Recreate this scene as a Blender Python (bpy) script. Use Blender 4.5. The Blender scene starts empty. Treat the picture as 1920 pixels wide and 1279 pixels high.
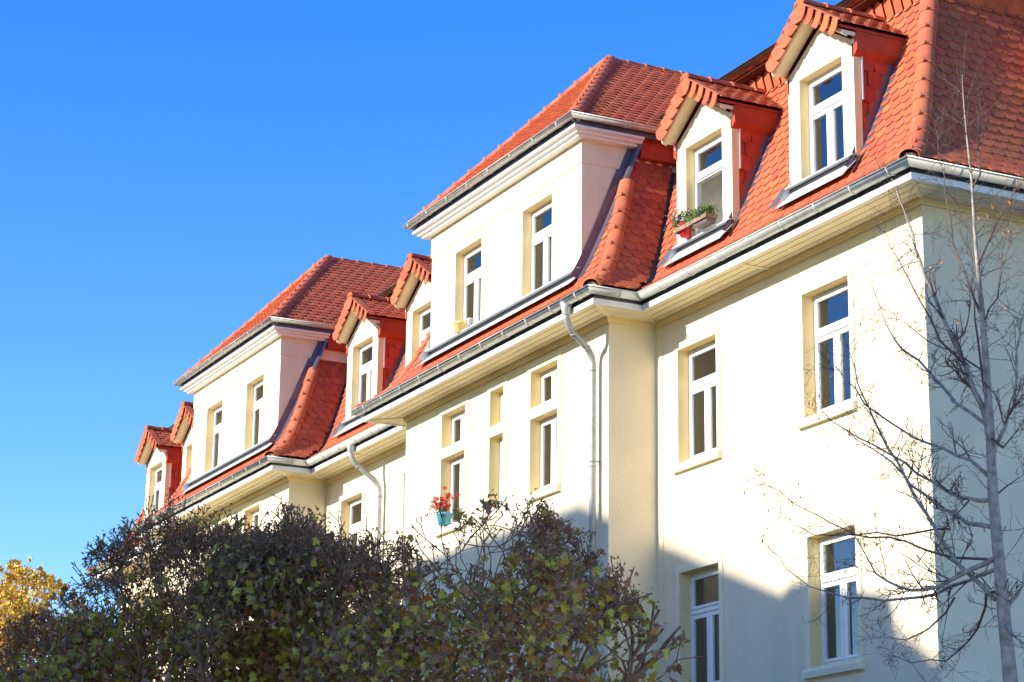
import bpy, math, random
import numpy as np
from mathutils import Vector, Matrix
SC = bpy.context.scene
COL = SC.collection
R = math.radians
random.seed(7)

# ------------------------------------------------------------------ camera
cam_d = bpy.data.cameras.new('camera'); cam = bpy.data.objects.new('camera', cam_d); COL.objects.link(cam)
SC.camera = cam
CAM = Vector((21.12, -16.0, 1.7))
F_PX, YAW, PIT, ROL = 4208.39, R(63.7081), R(15.3892), R(0.74955)
_f = Vector((-math.sin(YAW)*math.cos(PIT), math.cos(YAW)*math.cos(PIT), math.sin(PIT)))
_r = Vector((math.cos(YAW), math.sin(YAW), 0)); _u = _r.cross(_f)
_c, _s = math.cos(ROL), math.sin(ROL)
_r2 = _c*_r + _s*_u; _u2 = -_s*_r + _c*_u
cam.matrix_world = Matrix(((_r2.x,_u2.x,-_f.x,CAM.x),(_r2.y,_u2.y,-_f.y,CAM.y),(_r2.z,_u2.z,-_f.z,CAM.z),(0,0,0,1)))
cam_d.sensor_width = 36; cam_d.lens = F_PX/1920*36; cam_d.clip_end = 2000; cam_d.clip_start = 0.1
SC.render.resolution_x, SC.render.resolution_y = 1024, 682

# ------------------------------------------------------------------ sky, sun, exposure
SUN_TO = Vector((-0.08, -1.0, 0.375)).normalized()
world = bpy.data.worlds.new('World'); SC.world = world; world.use_nodes = True
wn = world.node_tree; bgn = wn.nodes['Background']
sky = wn.nodes.new('ShaderNodeTexSky'); sky.sky_type = 'NISHITA'; sky.sun_disc = False
sky.sun_elevation = math.asin(SUN_TO.z); sky.sun_rotation = math.atan2(SUN_TO.x, SUN_TO.y)
sky.altitude = 300; sky.air_density = 1.0; sky.dust_density = 0.3; sky.ozone_density = 2.5
hsv = wn.nodes.new('ShaderNodeHueSaturation'); hsv.inputs['Saturation'].default_value = 1.40; hsv.inputs['Hue'].default_value = .518; hsv.inputs['Value'].default_value = 1.25
wn.links.new(sky.outputs[0], hsv.inputs['Color']); wn.links.new(hsv.outputs[0], bgn.inputs[0]); bgn.inputs[1].default_value = 0.135
sun_d = bpy.data.lights.new('sun', 'SUN'); sun_d.energy = 4.7; sun_d.angle = R(0.65); sun_d.color = (1, .90, .76)
sun = bpy.data.objects.new('sun', sun_d); COL.objects.link(sun)
sun.rotation_euler = SUN_TO.to_track_quat('Z', 'Y').to_euler()
SC.view_settings.view_transform = 'Standard'; SC.view_settings.look = 'None'
SC.view_settings.exposure = 0.95; SC.view_settings.gamma = 1; SC.view_settings.use_curve_mapping = False
SC.render.engine = 'CYCLES'; SC.cycles.use_denoising = True
SC.cycles.max_bounces = 6; SC.cycles.transparent_max_bounces = 16

# ------------------------------------------------------------------ materials
def new_mat(name):
    m = bpy.data.materials.new(name); m.use_nodes = True
    return m, m.node_tree, m.node_tree.nodes['Principled BSDF']
def mat(name, col, rough=.8, metal=0, var=.12, scale=3.0, bump=0., bscale=60., tint=None, rnd=0., spec=.3, stain=0.):
    """noise-varied colour; rnd = per-piece brightness spread; tint = second colour mixed in by noise"""
    m, nt, b = new_mat(name); L = nt.links
    N = nt.nodes.new
    tc = N('ShaderNodeTexCoord'); nz = N('ShaderNodeTexNoise'); nz.inputs['Scale'].default_value = scale; nz.inputs['Detail'].default_value = 5
    geo = N('ShaderNodeNewGeometry')
    L.new(geo.outputs['Position'], nz.inputs['Vector'])
    mix = N('ShaderNodeMix'); mix.data_type = 'RGBA'
    t = tint or tuple(c*(1-var*1.6) for c in col)
    mix.inputs[6].default_value = (*col, 1); mix.inputs[7].default_value = (*t, 1)
    mr = N('ShaderNodeMapRange'); mr.inputs[1].default_value = .38; mr.inputs[2].default_value = .7
    mr.inputs[4].default_value = 1.0 if tint else 1.0
    L.new(nz.outputs[0], mr.inputs[0]); L.new(mr.outputs[0], mix.inputs[0])
    out = mix.outputs[2]
    if rnd:
        oi = N('ShaderNodeObjectInfo'); ad = N('ShaderNodeMath'); ad.operation = 'ADD'
        L.new(oi.outputs['Random'], ad.inputs[0]); L.new(geo.outputs['Random Per Island'], ad.inputs[1])
        fr = N('ShaderNodeMath'); fr.operation = 'FRACT'; L.new(ad.outputs[0], fr.inputs[0])
        mp = N('ShaderNodeMapRange'); mp.inputs[3].default_value = 1-rnd; mp.inputs[4].default_value = 1+rnd
        L.new(fr.outputs[0], mp.inputs[0])
        hs = N('ShaderNodeHueSaturation'); L.new(out, hs.inputs['Color']); L.new(mp.outputs[0], hs.inputs['Value'])
        h2 = N('ShaderNodeMapRange'); h2.inputs[3].default_value = .5-rnd*.05; h2.inputs[4].default_value = .5+rnd*.05
        m3 = N('ShaderNodeMath'); m3.operation = 'MULTIPLY'; m3.inputs[1].default_value = 7.3; L.new(fr.outputs[0], m3.inputs[0])
        f3 = N('ShaderNodeMath'); f3.operation = 'FRACT'; L.new(m3.outputs[0], f3.inputs[0])
        L.new(f3.outputs[0], h2.inputs[0]); L.new(h2.outputs[0], hs.inputs['Hue'])
        out = hs.outputs[0]
    if stain:
        n2 = N('ShaderNodeTexNoise'); n2.inputs['Detail'].default_value = 6; n2.inputs['Scale'].default_value = 1
        mpg = N('ShaderNodeMapping'); mpg.inputs['Scale'].default_value = (3, 3, .35)
        L.new(geo.outputs['Position'], mpg.inputs[0]); L.new(mpg.outputs[0], n2.inputs['Vector'])
        m4 = N('ShaderNodeMapRange'); m4.inputs[1].default_value = .5; m4.inputs[2].default_value = .8; m4.inputs[4].default_value = stain
        L.new(n2.outputs[0], m4.inputs[0])
        mx = N('ShaderNodeMix'); mx.data_type = 'RGBA'; mx.inputs[7].default_value = (.30, .27, .20, 1)
        L.new(m4.outputs[0], mx.inputs[0]); L.new(out, mx.inputs[6]); out = mx.outputs[2]
    L.new(out, b.inputs['Base Color'])
    b.inputs['Roughness'].default_value = rough; b.inputs['Metallic'].default_value = metal
    b.inputs['Specular IOR Level'].default_value = spec
    if bump:
        bn = N('ShaderNodeTexNoise'); bn.inputs['Scale'].default_value = bscale; bn.inputs['Detail'].default_value = 3
        L.new(geo.outputs['Position'], bn.inputs['Vector'])
        bp = N('ShaderNodeBump'); bp.inputs['Strength'].default_value = bump; bp.inputs['Distance'].default_value = .01
        L.new(bn.outputs[0], bp.inputs['Height']); L.new(bp.outputs[0], b.inputs['Normal'])
    return m
M = {}
M['wall'] = mat('cream_render', (.82,.72,.51), .92, var=.06, scale=1.1, bump=.8, bscale=45, stain=.12, spec=.1)
M['trim'] = mat('yellow_render', (.86,.68,.35), .9, var=.05, scale=4, bump=.35, bscale=60, spec=.1, stain=.05)
M['surr'] = mat('sunlit_trim_render', (.84,.76,.53), .9, var=.05, scale=4, bump=.35, bscale=60, spec=.1, stain=.06)  # trim colour paled for its sunlit faces; the reveals keep the deeper tone
M['soffit'] = mat('cream_paint', (.88,.78,.52), .6, var=.05, scale=3, bump=.1, bscale=30)
M['white'] = mat('white_paint', (.82,.82,.80), .4, var=.03, scale=5)
M['tile'] = mat('clay_tile', (.50,.125,.052), .75, var=.12, scale=9, tint=(.34,.095,.055), rnd=.13, bump=.25, bscale=120, spec=.2)
M['ridge'] = mat('ridge_clay', (.50,.14,.066), .7, var=.1, scale=6, rnd=.07, bump=.2, bscale=90, spec=.25)
M['redboard'] = mat('red_painted_board', (.48,.065,.025), .7, var=.15, scale=6, bump=.1)
M['under'] = mat('roof_felt', (.10,.03,.02), .95)
M['mortar'] = mat('lime_mortar', (.50,.45,.38), .95, var=.2, scale=10, bump=.5)
M['zinc'] = mat('weathered_zinc', (.62,.65,.62), .42, .25, var=.2, scale=7, tint=(.50,.51,.46), spec=.5, bump=.05)
M['zinclight'] = mat('pale_zinc_sheet', (.62,.66,.67), .4, .35, var=.12, scale=4, spec=.5, bump=.05)
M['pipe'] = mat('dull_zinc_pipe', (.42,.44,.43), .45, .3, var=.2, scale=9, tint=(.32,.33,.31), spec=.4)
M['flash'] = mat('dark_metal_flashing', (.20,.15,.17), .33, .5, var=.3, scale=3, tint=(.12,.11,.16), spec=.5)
M['valley'] = mat('grey_valley_sheet', (.13,.14,.17), .5, .4, var=.2, scale=5)
M['brown'] = mat('brown_metal', (.17,.13,.11), .45, .4, var=.2, scale=5)
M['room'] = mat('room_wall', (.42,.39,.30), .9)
M['roomlight'] = mat('room_wall_painted_daylight', (.92,.91,.84), .9)  # lighter copy of the room wall, paints daylight into the open dormer
M['curtain'] = mat('curtain_cloth', (.80,.79,.74), .9, var=.1, scale=8)
M['lace'] = mat('lace_curtain', (.50,.46,.36), .9, var=.1, scale=8)
M['wood'] = mat('grey_wood', (.30,.20,.14), .8, var=.3, scale=14)
M['red'] = mat('red_plastic', (.62,.02,.03), .35)
M['blue'] = mat('blue_plastic', (.10,.45,.62), .4)
M['yellow'] = mat('yellow_plastic', (.80,.66,.22), .4)
M['grey'] = mat('grey_plastic', (.62,.64,.66), .4)
M['green'] = mat('plant_green', (.10,.17,.035), .7, rnd=.3)
M['petal'] = mat('pale_lilac_petal', (.62,.48,.62), .7, rnd=.15)
M['redpetal'] = mat('red_petal', (.65,.012,.015), .6, rnd=.2)
M['black'] = mat('gap_shade_black', (.02,.02,.02), .5)  # black standing in for the shade below the sill strips
M['bark'] = mat('dark_maple_bark', (.38,.21,.11), .9, var=.3, scale=20, bump=.6)
M['bark2'] = mat('pale_linden_bark', (.40,.36,.30), .85, var=.3, scale=14, tint=(.20,.18,.15), bump=.6, bscale=80)
M['twig2'] = mat('linden_twig', (.15,.10,.085), .8, var=.2)
M['leaf_brown'] = mat('withered_leaf', (.46,.24,.13), .8, rnd=.4)
M['leaf_olive'] = mat('olive_leaf', (.60,.45,.07), .7, rnd=.3)
M['leaf_yellow'] = mat('yellow_leaf', (.62,.44,.05), .7, rnd=.25)
M['leaf_orange'] = mat('orange_leaf', (.55,.20,.035), .7, rnd=.3)
M['leaf_green'] = mat('green_leaf', (.46,.40,.06), .7, rnd=.3)
M['asphalt'] = mat('asphalt', (.05,.05,.052), .9, var=.2, bump=.5)
M['paving'] = mat('paving', (.28,.27,.25), .9, var=.2, bump=.3)
M['gravel'] = mat('bounce_gravel', (.42,.38,.31), .95, var=.2, scale=30, bump=.8)  # for the unseen ground added as a light reflector
M['grass'] = mat('lawn', (.05,.09,.02), .95, var=.4, bump=.8)
M['house'] = mat('grey_plaster', (.45,.42,.36), .9, bump=.2)
def glass():
    m, nt, b = new_mat('window_glass'); L = nt.links; N = nt.nodes.new
    nt.nodes.remove(b); out = nt.nodes['Material Output']
    tr = N('ShaderNodeBsdfTransparent'); tr.inputs[0].default_value = (.86,.9,.88,1)
    gl = N('ShaderNodeBsdfGlossy'); gl.inputs['Roughness'].default_value = .01
    fr = N('ShaderNodeFresnel'); fr.inputs[0].default_value = 2.6
    tcn = N('ShaderNodeNewGeometry'); nz = N('ShaderNodeTexNoise'); nz.inputs['Scale'].default_value = 1.3
    L.new(tcn.outputs['Position'], nz.inputs['Vector'])
    bp = N('ShaderNodeBump'); bp.inputs['Strength'].default_value = .08; bp.inputs['Distance'].default_value = .05
    L.new(nz.outputs[0], bp.inputs['Height']); L.new(bp.outputs[0], gl.inputs['Normal'])
    mx = N('ShaderNodeMixShader'); L.new(fr.outputs[0], mx.inputs[0]); L.new(tr.outputs[0], mx.inputs[1]); L.new(gl.outputs[0], mx.inputs[2])
    L.new(mx.outputs[0], out.inputs[0]); return m
M['glass'] = glass()

# ------------------------------------------------------------------ helpers
class MB:
    def __init__(s): s.v = []; s.f = []; s.m = []
    def add(s, vs, fs, mi=0):
        n = len(s.v); s.v.extend([tuple(p) for p in vs]); s.f.extend([tuple(i+n for i in f) for f in fs]); s.m.extend([mi]*len(fs))
    def box(s, x0, x1, y0, y1, z0, z1, mi=0):
        s.hexa([(x0,y0,z0),(x1,y0,z0),(x1,y1,z0),(x0,y1,z0),(x0,y0,z1),(x1,y0,z1),(x1,y1,z1),(x0,y1,z1)], mi)
    def hexa(s, p, mi=0):
        s.add(p, [(0,3,2,1),(4,5,6,7),(0,1,5,4),(1,2,6,5),(2,3,7,6),(3,0,4,7)], mi)
    def quad(s, a, b, c, d, mi=0): s.add([a,b,c,d], [(0,1,2,3)], mi)
    def prism(s, poly, off, mi=0):
        """poly: 3D points, extruded by vector off"""
        n = len(poly); o = Vector(off)
        s.add([Vector(p) for p in poly] + [Vector(p)+o for p in poly],
              [tuple(range(n))[::-1], tuple(range(n, 2*n))] + [(i,(i+1)%n,(i+1)%n+n,i+n) for i in range(n)], mi)
    def tube(s, pts, rad, n=6, mi=0, cap=True):
        pts = [Vector(p) for p in pts]; k = len(pts)
        if not hasattr(rad, '__len__'): rad = [rad]*k
        vs = []; ref = None
        for i, p in enumerate(pts):
            d = (pts[min(i+1,k-1)] - pts[max(i-1,0)]).normalized()
            if ref is None: ref = d.orthogonal().normalized()
            ref = (ref - d*ref.dot(d)); ref = ref.normalized() if ref.length > 1e-6 else d.orthogonal().normalized()
            b = d.cross(ref)
            for j in range(n):
                a = 2*math.pi*j/n; vs.append(p + (ref*math.cos(a) + b*math.sin(a))*rad[i])
        fs = [(i*n+j, i*n+(j+1)%n, (i+1)*n+(j+1)%n, (i+1)*n+j) for i in range(k-1) for j in range(n)]
        if cap: fs += [tuple(range(n))[::-1], tuple(range((k-1)*n, k*n))]
        s.add(vs, fs, mi)
    def mesh(s, name, mats, smooth=False):
        me = bpy.data.meshes.new(name); me.from_pydata(s.v, [], s.f)
        for m in (mats if isinstance(mats, (list, tuple)) else [mats]): me.materials.append(M[m])
        if any(s.m): me.polygons.foreach_set('material_index', s.m)
        if smooth:
            me.polygons.foreach_set('use_smooth', [True]*len(s.f))
        me.update(); return me
    def build(s, name, mats, parent=None, smooth=False, kind=None):
        return link(name, s.mesh(name, mats, smooth), parent, kind)
def link(name, data, parent=None, kind=None, mw=None):
    o = bpy.data.objects.new(name, data); COL.objects.link(o)
    if parent is not None: o.parent = parent
    if kind: o['kind'] = kind
    if mw is not None: o.matrix_world = mw
    return o
def empty(name, loc, label, cat, group=None):
    o = bpy.data.objects.new(name, None); COL.objects.link(o); o.location = loc
    return tag(o, label, cat, group)
def tag(o, label, cat, group=None):
    o['label'] = label; o['category'] = cat
    if group: o['group'] = group
    return o

# ------------------------------------------------------------------ the building: plan and profile
Z_SOF, Z_LIP = 10.75, 10.935
B = empty('apartment_building', (0,0,0), 'cream rendered apartment building with red tiled mansard roof, dormers and two projecting bays', 'building')
PLAN = [(0,9),(0,0),(-6.47,0),(-6.47,-.8),(-13.74,-.8),(-13.74,0),(-19.41,0),(-19.41,-.8),(-26.68,-.8),(-26.68,0),(-33.15,0),(-33.15,9)]
def normals(path):
    out = []
    for (x0,y0),(x1,y1) in zip(path, path[1:]):
        dx, dy = x1-x0, y1-y0; l = math.hypot(dx,dy); out.append((-dy/l, dx/l))
    return out
# path goes (0,9)->(0,0): outward is +x. direction (0,-1): (-dy,dx) = (1,0) ok
def offpt(path, nrm, i, o):
    x, y = path[i]
    if i == 0: n = nrm[0]; return x+n[0]*o, y+n[1]*o
    if i == len(path)-1: n = nrm[-1]; return x+n[0]*o, y+n[1]*o
    a, b = nrm[i-1], nrm[i]; k = 1 + a[0]*b[0] + a[1]*b[1]
    return x+(a[0]+b[0])/k*o, y+(a[1]+b[1])/k*o
def sweep(name, path, prof, m, parent, closed=True, smooth=False, segs=None, gap=0):
    """one object per straight stretch of the path, mitred; prof = [(offset, z)]"""
    nr = normals(path); objs = []
    for i in range(len(path)-1):
        if segs is not None and i not in segs: continue
        mb = MB(); n = len(prof); vs = []
        for k in (i, i+1):
            for o, z in prof:
                x, y = offpt(path, nr, k, o); vs.append((x,y,z))
        rng = range(n) if closed else range(n-1)
        fs = [(j, (j+1)%n, (j+1)%n+n, j+n) for j in rng]
        if closed: fs += [tuple(range(n))[::-1], tuple(range(n,2*n))]
        mb.add(vs, fs); objs.append(mb.build(name, m, parent, smooth))
    return objs

# --- walls with openings
WIN3 = [(-5.84,-4.79), (-2.63,-1.57), (-18.6,-17.55), (-15.6,-14.55), (-31.8,-30.75), (-28.7,-27.65)]
def bay_open(x0):   # right edge of the bay
    d = x0 + 6.47
    return [(-8.95+d,-8.04+d,'w'), (-10.38+d,-9.89+d,'n'), (-12.23+d,-11.31+d,'w')]
def wall_sheet(name, xa, xb, y, z0, z1, holes, dep=.17, parent=B, m='wall', side=0):
    """wall in the plane y facing -Y; holes = [(x0,x1,z0,z1)] with reveals of depth dep"""
    xs = sorted({xa, xb, *[h[0] for h in holes], *[h[1] for h in holes]}); zs = sorted({z0, z1, *[h[2] for h in holes], *[h[3] for h in holes]})
    mb = MB()
    for x0, x1 in zip(xs, xs[1:]):
        for a, b in zip(zs, zs[1:]):
            cx, cz = (x0+x1)/2, (a+b)/2
            if any(h[0] < cx < h[1] and h[2] < cz < h[3] for h in holes): continue
            mb.quad((x0,y,a),(x1,y,a),(x1,y,b),(x0,y,b))
    for h in holes:
        a, b, c, d = h; w = y+dep+.12
        mb.quad((a,y,c),(a,y,d),(a,w,d),(a,w,c),1); mb.quad((b,y,d),(b,y,c),(b,w,c),(b,w,d),1)
        mb.quad((a,y,d),(b,y,d),(b,w,d),(a,w,d),1); mb.quad((b,y,c),(a,y,c),(a,w,c),(b,w,c),1)
    return mb.build(name, [m, 'trim'], parent)
FLOORS = [(8.53,10.19), (5.29,6.95), (2.05,3.71)]
win_mesh = {}
def window(x0, x1, y, z0, z1, parent=B, dep=.17, split=.66, surround=True, sill=True, layout='casement', curtain=None, room=True, child=False, panes=True, light=False):
    """frame mesh (the window) with its panes, sill and surround as sub-parts. child: panes go to parent directly"""
    w, h = x1-x0, z1-z0
    key = (round(w,3), round(h,3), layout, split, panes)
    fr, tk = .055, .06
    zt = h*split
    if key not in win_mesh:
        mb = MB(); pn = []
        def ring(a, b, c, d, t, y0, y1):
            mb.box(a,a+t,y0,y1,c,d); mb.box(b-t,b,y0,y1,c,d); mb.box(a+t,b-t,y0,y1,c,c+t); mb.box(a+t,b-t,y0,y1,d-t,d)
        ring(0,w,0,h,fr,0,.08)
        cells = []
        if layout == 'casement':
            mb.box(fr,w-fr,.0,.08,zt-.045,zt+.045); mb.box(fr,w-fr,-.025,-.0005,zt-.02,zt+.025)
            cells.append((fr,w-fr,zt+.045,h-fr))
            if panes:
                mb.box(w/2-.03,w/2+.03,-.008,.08,fr,zt-.045)
                cells += [(fr,w/2-.03,fr,zt-.045),(w/2+.03,w-fr,fr,zt-.045)]
        elif layout == 'narrow':
            cells.append((fr,w-fr,fr,h-fr))
        elif layout == 'double':
            mb.box(w/2-.03,w/2+.03,-.008,.08,fr,h-fr)
            cells += [(fr,w/2-.03,fr,h-fr),(w/2+.03,w-fr,fr,h-fr)]
        for a,b,c,d in cells:
            g = .004; ring(a+g,b-g,c+g,d-g,.042,-.014,.05); pn.append((a+.046,b-.046,c+.046,d-.046))
            mb.box(a+.05,b-.05,-.02,-.0145,c+.012,c+.024)
        pms = []
        for a,b,c,d in pn:
            p = MB(); p.box(a,b,.018,.024,c,d); pms.append(p.mesh('pane','glass'))
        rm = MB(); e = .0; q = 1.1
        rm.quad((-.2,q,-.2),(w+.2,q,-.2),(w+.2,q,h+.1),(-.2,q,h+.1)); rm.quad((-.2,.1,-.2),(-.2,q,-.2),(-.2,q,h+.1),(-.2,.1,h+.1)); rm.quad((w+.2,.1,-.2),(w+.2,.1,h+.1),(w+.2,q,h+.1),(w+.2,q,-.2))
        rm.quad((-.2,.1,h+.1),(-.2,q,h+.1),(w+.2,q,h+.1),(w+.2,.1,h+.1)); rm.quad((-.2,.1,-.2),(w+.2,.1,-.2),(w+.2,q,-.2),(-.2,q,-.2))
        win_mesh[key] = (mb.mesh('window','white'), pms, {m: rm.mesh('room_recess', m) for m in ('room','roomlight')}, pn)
    me, pms, rms, pn = win_mesh[key]
    o = link('window', me, parent); o.location = (x0, y+dep, z0)
    tgt = parent if child else o
    loc = Vector(o.location)
    def sub(name, data, at=(0,0,0)):
        c = link(name, data, tgt); c.location = (loc + Vector(at)) if child else Vector(at); return c
    for p in pms: sub('pane', p)
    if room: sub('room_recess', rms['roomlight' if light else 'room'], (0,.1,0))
    if curtain:
        for a, b, c, d, *cm in curtain:     # fractions of the opening
            mb = MB(); n = 14
            xs = [w*(a + (b-a)*i/n) for i in range(n+1)]
            ys = [.17 + .018*math.sin(i*2.1+z0) for i in range(n+1)]
            for i in range(n):
                mb.quad((xs[i],ys[i],h*c),(xs[i+1],ys[i+1],h*c),(xs[i+1],ys[i+1],h*d),(xs[i],ys[i],h*d))
            sub('curtain', mb.mesh('curtain', cm[0] if cm else 'curtain'))
    if surround:
        mb = MB(); t = .10; p = .018
        for a,b,c,d in ((-t,0,-.02,h+t),(w,w+t,-.02,h+t),(0,w,h,h+t)): mb.box(a,b,-dep-p,-dep-.0005+.0,c,d)
        sub('surround', mb.mesh('surround','surr'))
    if sill:
        mb = MB(); mb.prism([(-.11,-dep-.075,-.06),(-.11,-dep-.075,-.14),(-.11,-dep-.02,-.14),(-.11,-dep+.0,-.17),(-.11,.0,-.17),(-.11,.0,.012),(-.11,-dep-.03,-.02)], (w+.22,0,0))
        sub('sill', mb.mesh('sill','surr'))
    return o
def segment_wall(xa, xb, y, wins, name='wall', z1=10.78):
    holes = [(a,b,z0,zz) for a,b in wins for z0,zz in FLOORS]
    wall_sheet(name, xa, xb, y, 0, z1, holes)
    for k, (a,b) in enumerate(wins):
        for j,(z0,zz) in enumerate(FLOORS):
            cur = [[(0,.99,.0,1,'lace')], [(0,.35,0,1),(.7,1,0,1)], [(0,1,0,.6)]][(k+j) % 3] if (a,b) != (-2.63,-1.57) else [(0,.3,0,1,'lace')]
            window(a,b,y,z0,zz,curtain=cur)
segment_wall(-6.47, 0, 0, WIN3[:2]); segment_wall(-19.41, -13.74, 0, WIN3[2:4]); segment_wall(-33.15, -26.68, 0, WIN3[4:])
for xr in (-6.47, -19.41):
    ops = bay_open(xr); holes = []
    for a,b,k in ops:
        for z0,zz in FLOORS:
            holes += [(a,b,zz-.305,zz+.285), (a,b,z0+.03,zz-.475)]
    wall_sheet('bay_wall', xr-7.27, xr, -.8, 0, 10.78, holes)
    for n,(a,b,k) in enumerate(ops):
        for j,(z0,zz) in enumerate(FLOORS):
            lay = 'narrow' if k == 'n' else 'double'
            wu = window(a,b,-.8,zz-.305,zz+.285, surround=False, sill=False, layout=lay, curtain=[(0,1,0,1)] if n == 2 else None)
            wl = window(a,b,-.8,z0+.03,zz-.475, surround=False, sill=(k=='w'), layout=lay, curtain=[(0,.25,0,1),(.8,1,0,1)] if n==2 else [(0,1,0,1,'lace')])
            mb = MB(); t=.11; y0,y1=-.818,-.8005
            for x0,x1,c,d in ((a-t,a,z0-.0,zz+.285+t),(b,b+t,z0-.0,zz+.285+t),(a,b,zz+.285,zz+.285+t),(a,b,zz-.475,zz-.305)): mb.box(x0,x1,y0,y1,c,d)
            mb.build('window_surround','surr',B)
    for sx in (0, -7.27):      # bay side walls
        mb = MB(); x = xr+sx; s = 1 if sx == 0 else -1
        mb.quad((x,-.8,0),(x,0,0),(x,0,10.78),(x,-.8,10.78)); mb.build('bay_side_wall','wall',B)
for x in (0, -33.15):
    mb = MB(); mb.quad((x,0,0),(x,12,0),(x,12,10.78),(x,0,10.78)); mb.build('end_wall','wall',B)
mb = MB(); mb.quad((-33.15,12,0),(0,12,0),(0,12,10.78),(-33.15,12,10.78)); mb.build('rear_wall','wall',B)
# corner strips (shallow pilaster lines) beside the bays
for xc, y in ((-6.47+.09,0),(-19.41+.09,0)):
    mb = MB(); mb.box(xc-.09,xc+.09,-.012,-.0005,0,10.66); mb.build('corner_strip','wall',B)

# --- eaves
VIS = [0,1,2,3,4,5,6,7,8,9,10]
sweep('frieze', PLAN, [(.0,10.66),(.03,10.66),(.035,10.70),(.05,10.70),(.05,10.749),(.0,10.749)], 'trim', B)
SB = [(.035,.146),(.162,.281),(.297,.416),(.432,.545)]
for n,(a,b) in enumerate(SB):
    sweep('soffit_board', PLAN, [(a,Z_SOF),(b,Z_SOF),(b,Z_SOF+.02),(a,Z_SOF+.02)], 'soffit', B)
sweep('soffit_backing', PLAN, [(.0,Z_SOF+.022),(.55,Z_SOF+.022),(.55,Z_SOF+.035),(.0,Z_SOF+.035)], 'under', B)
sweep('fascia_board', PLAN, [(.548,10.725),(.572,10.725),(.572,10.81),(.548,10.81)], 'white', B)
sweep('eave_board', PLAN, [(.52,10.812),(.55,10.812),(.55,10.93),(.52,10.93)], 'valley', B)
def bar(name, p, q, w, h, m, parent):
    p, q = Vector(p), Vector(q); d = (q-p); n = Vector((-d.y, d.x, 0)).normalized()*w/2; z = Vector((0,0,h))
    mb = MB(); mb.hexa([p-n,q-n,q+n,p+n,p-n+z,q-n+z,q+n+z,p+n+z]); return mb.build(name,m,parent)
for i in (1,2,3,4,5,6,7,8,9,10):
    nr = normals(PLAN); a = PLAN[i]; b = offpt(PLAN,nr,i,.545)
    bar('mitre_batten', (*a,Z_SOF-.018), (*b,Z_SOF-.018), .045, .017, 'soffit', B)
for x, y in ((-3.35,0),(-16.9,0),(-30,0)):
    bar('mitre_batten', (x,y-.03,Z_SOF-.018), (x,y-.55,Z_SOF-.018), .05, .017, 'soffit', B)
def gutter_prof(oc, zc, r, t=.007, n=10):
    pr = [(oc + r*math.cos(a), zc + r*math.sin(a)) for a in [math.pi + math.pi*i/n for i in range(n+1)]]
    inn = [(oc + (r-t)*math.cos(a), zc + (r-t)*math.sin(a)) for a in [2*math.pi - math.pi*i/n for i in range(n+1)]]
    lip = [(oc+r+.012, zc+.0),(oc+r+.012, zc+.014),(oc+r-.006, zc+.014)]
    return pr + lip + inn
def brackets(path, oc, zc, r, step, parent, segs=None, first=.35):
    nr = normals(path)
    for i in range(len(path)-1):
        if segs is not None and i not in segs: continue
        a = Vector((*offpt(path,nr,i,oc), zc)); b = Vector((*offpt(path,nr,i+1,oc), zc)); d = (b-a); L = d.length; d.normalize()
        n = Vector((nr[i][0], nr[i][1], 0)); k = max(1, int((L-first)/step)+1)
        for j in range(k):
            t = first + j*step
            if t > L-.1: break
            c = a + d*t; mb = MB(); m = 8; vs = []
            for w in (-.012,.012):
                for rr in (r+.009, r-.002):
                    for q in range(m+1):
                        an = math.pi + math.pi*q/m; vs.append(c + d*w + n*rr*math.cos(an) + Vector((0,0,rr*math.sin(an))))
            s = m+1; fs = []
            for q in range(m): fs += [(q,q+1,s+q+1,s+q),(2*s+q,3*s+q,3*s+q+1,2*s+q+1),(q,2*s+q,2*s+q+1,q+1)]
            mb.add(vs, fs); mb.build('gutter_bracket','zinc',parent, True)
for g in sweep('gutter', PLAN, gutter_prof(.655, Z_LIP-.012, .082), 'zinc', B, smooth=True): pass
brackets(PLAN, .655, Z_LIP-.012, .082, .78, B)

# ------------------------------------------------------------------ tiles
TW, TE, TL, TT = .205, .155, .37, .0185
def tile_outline(w=TW-.006, L=TL, n=7):
    pts = []; rr = w/2; drop = .085
    for i in range(n+1):
        a = math.pi*i/n; pts.append((-rr*math.cos(a), drop - drop*math.sin(a)**.85))
    return pts + [(rr, L), (-rr, L)]
OUT = tile_outline()
NTO = len(OUT)
TF = [tuple(range(NTO,2*NTO))] + [(i, i+1, i+1+NTO, i+NTO) for i in range(NTO-3)] + [(NTO-3,NTO-2,2*NTO-2,2*NTO-3),(NTO-1,0,NTO,2*NTO-1)]
def tile_local(jit=0):
    vs = []
    for z0 in (0, TT):
        for x, y in OUT:
            vs.append(Vector((x, y, (TL-y)/TL*(2.2*TT) + z0 + .004)))
    return vs
_tm = MB(); _tm.add(tile_local(), TF); TILE_MESH = _tm.mesh('roof_tile', 'tile')
ALL_TILES = []      # (distance key, parent slope obj, verts or matrix)
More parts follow.
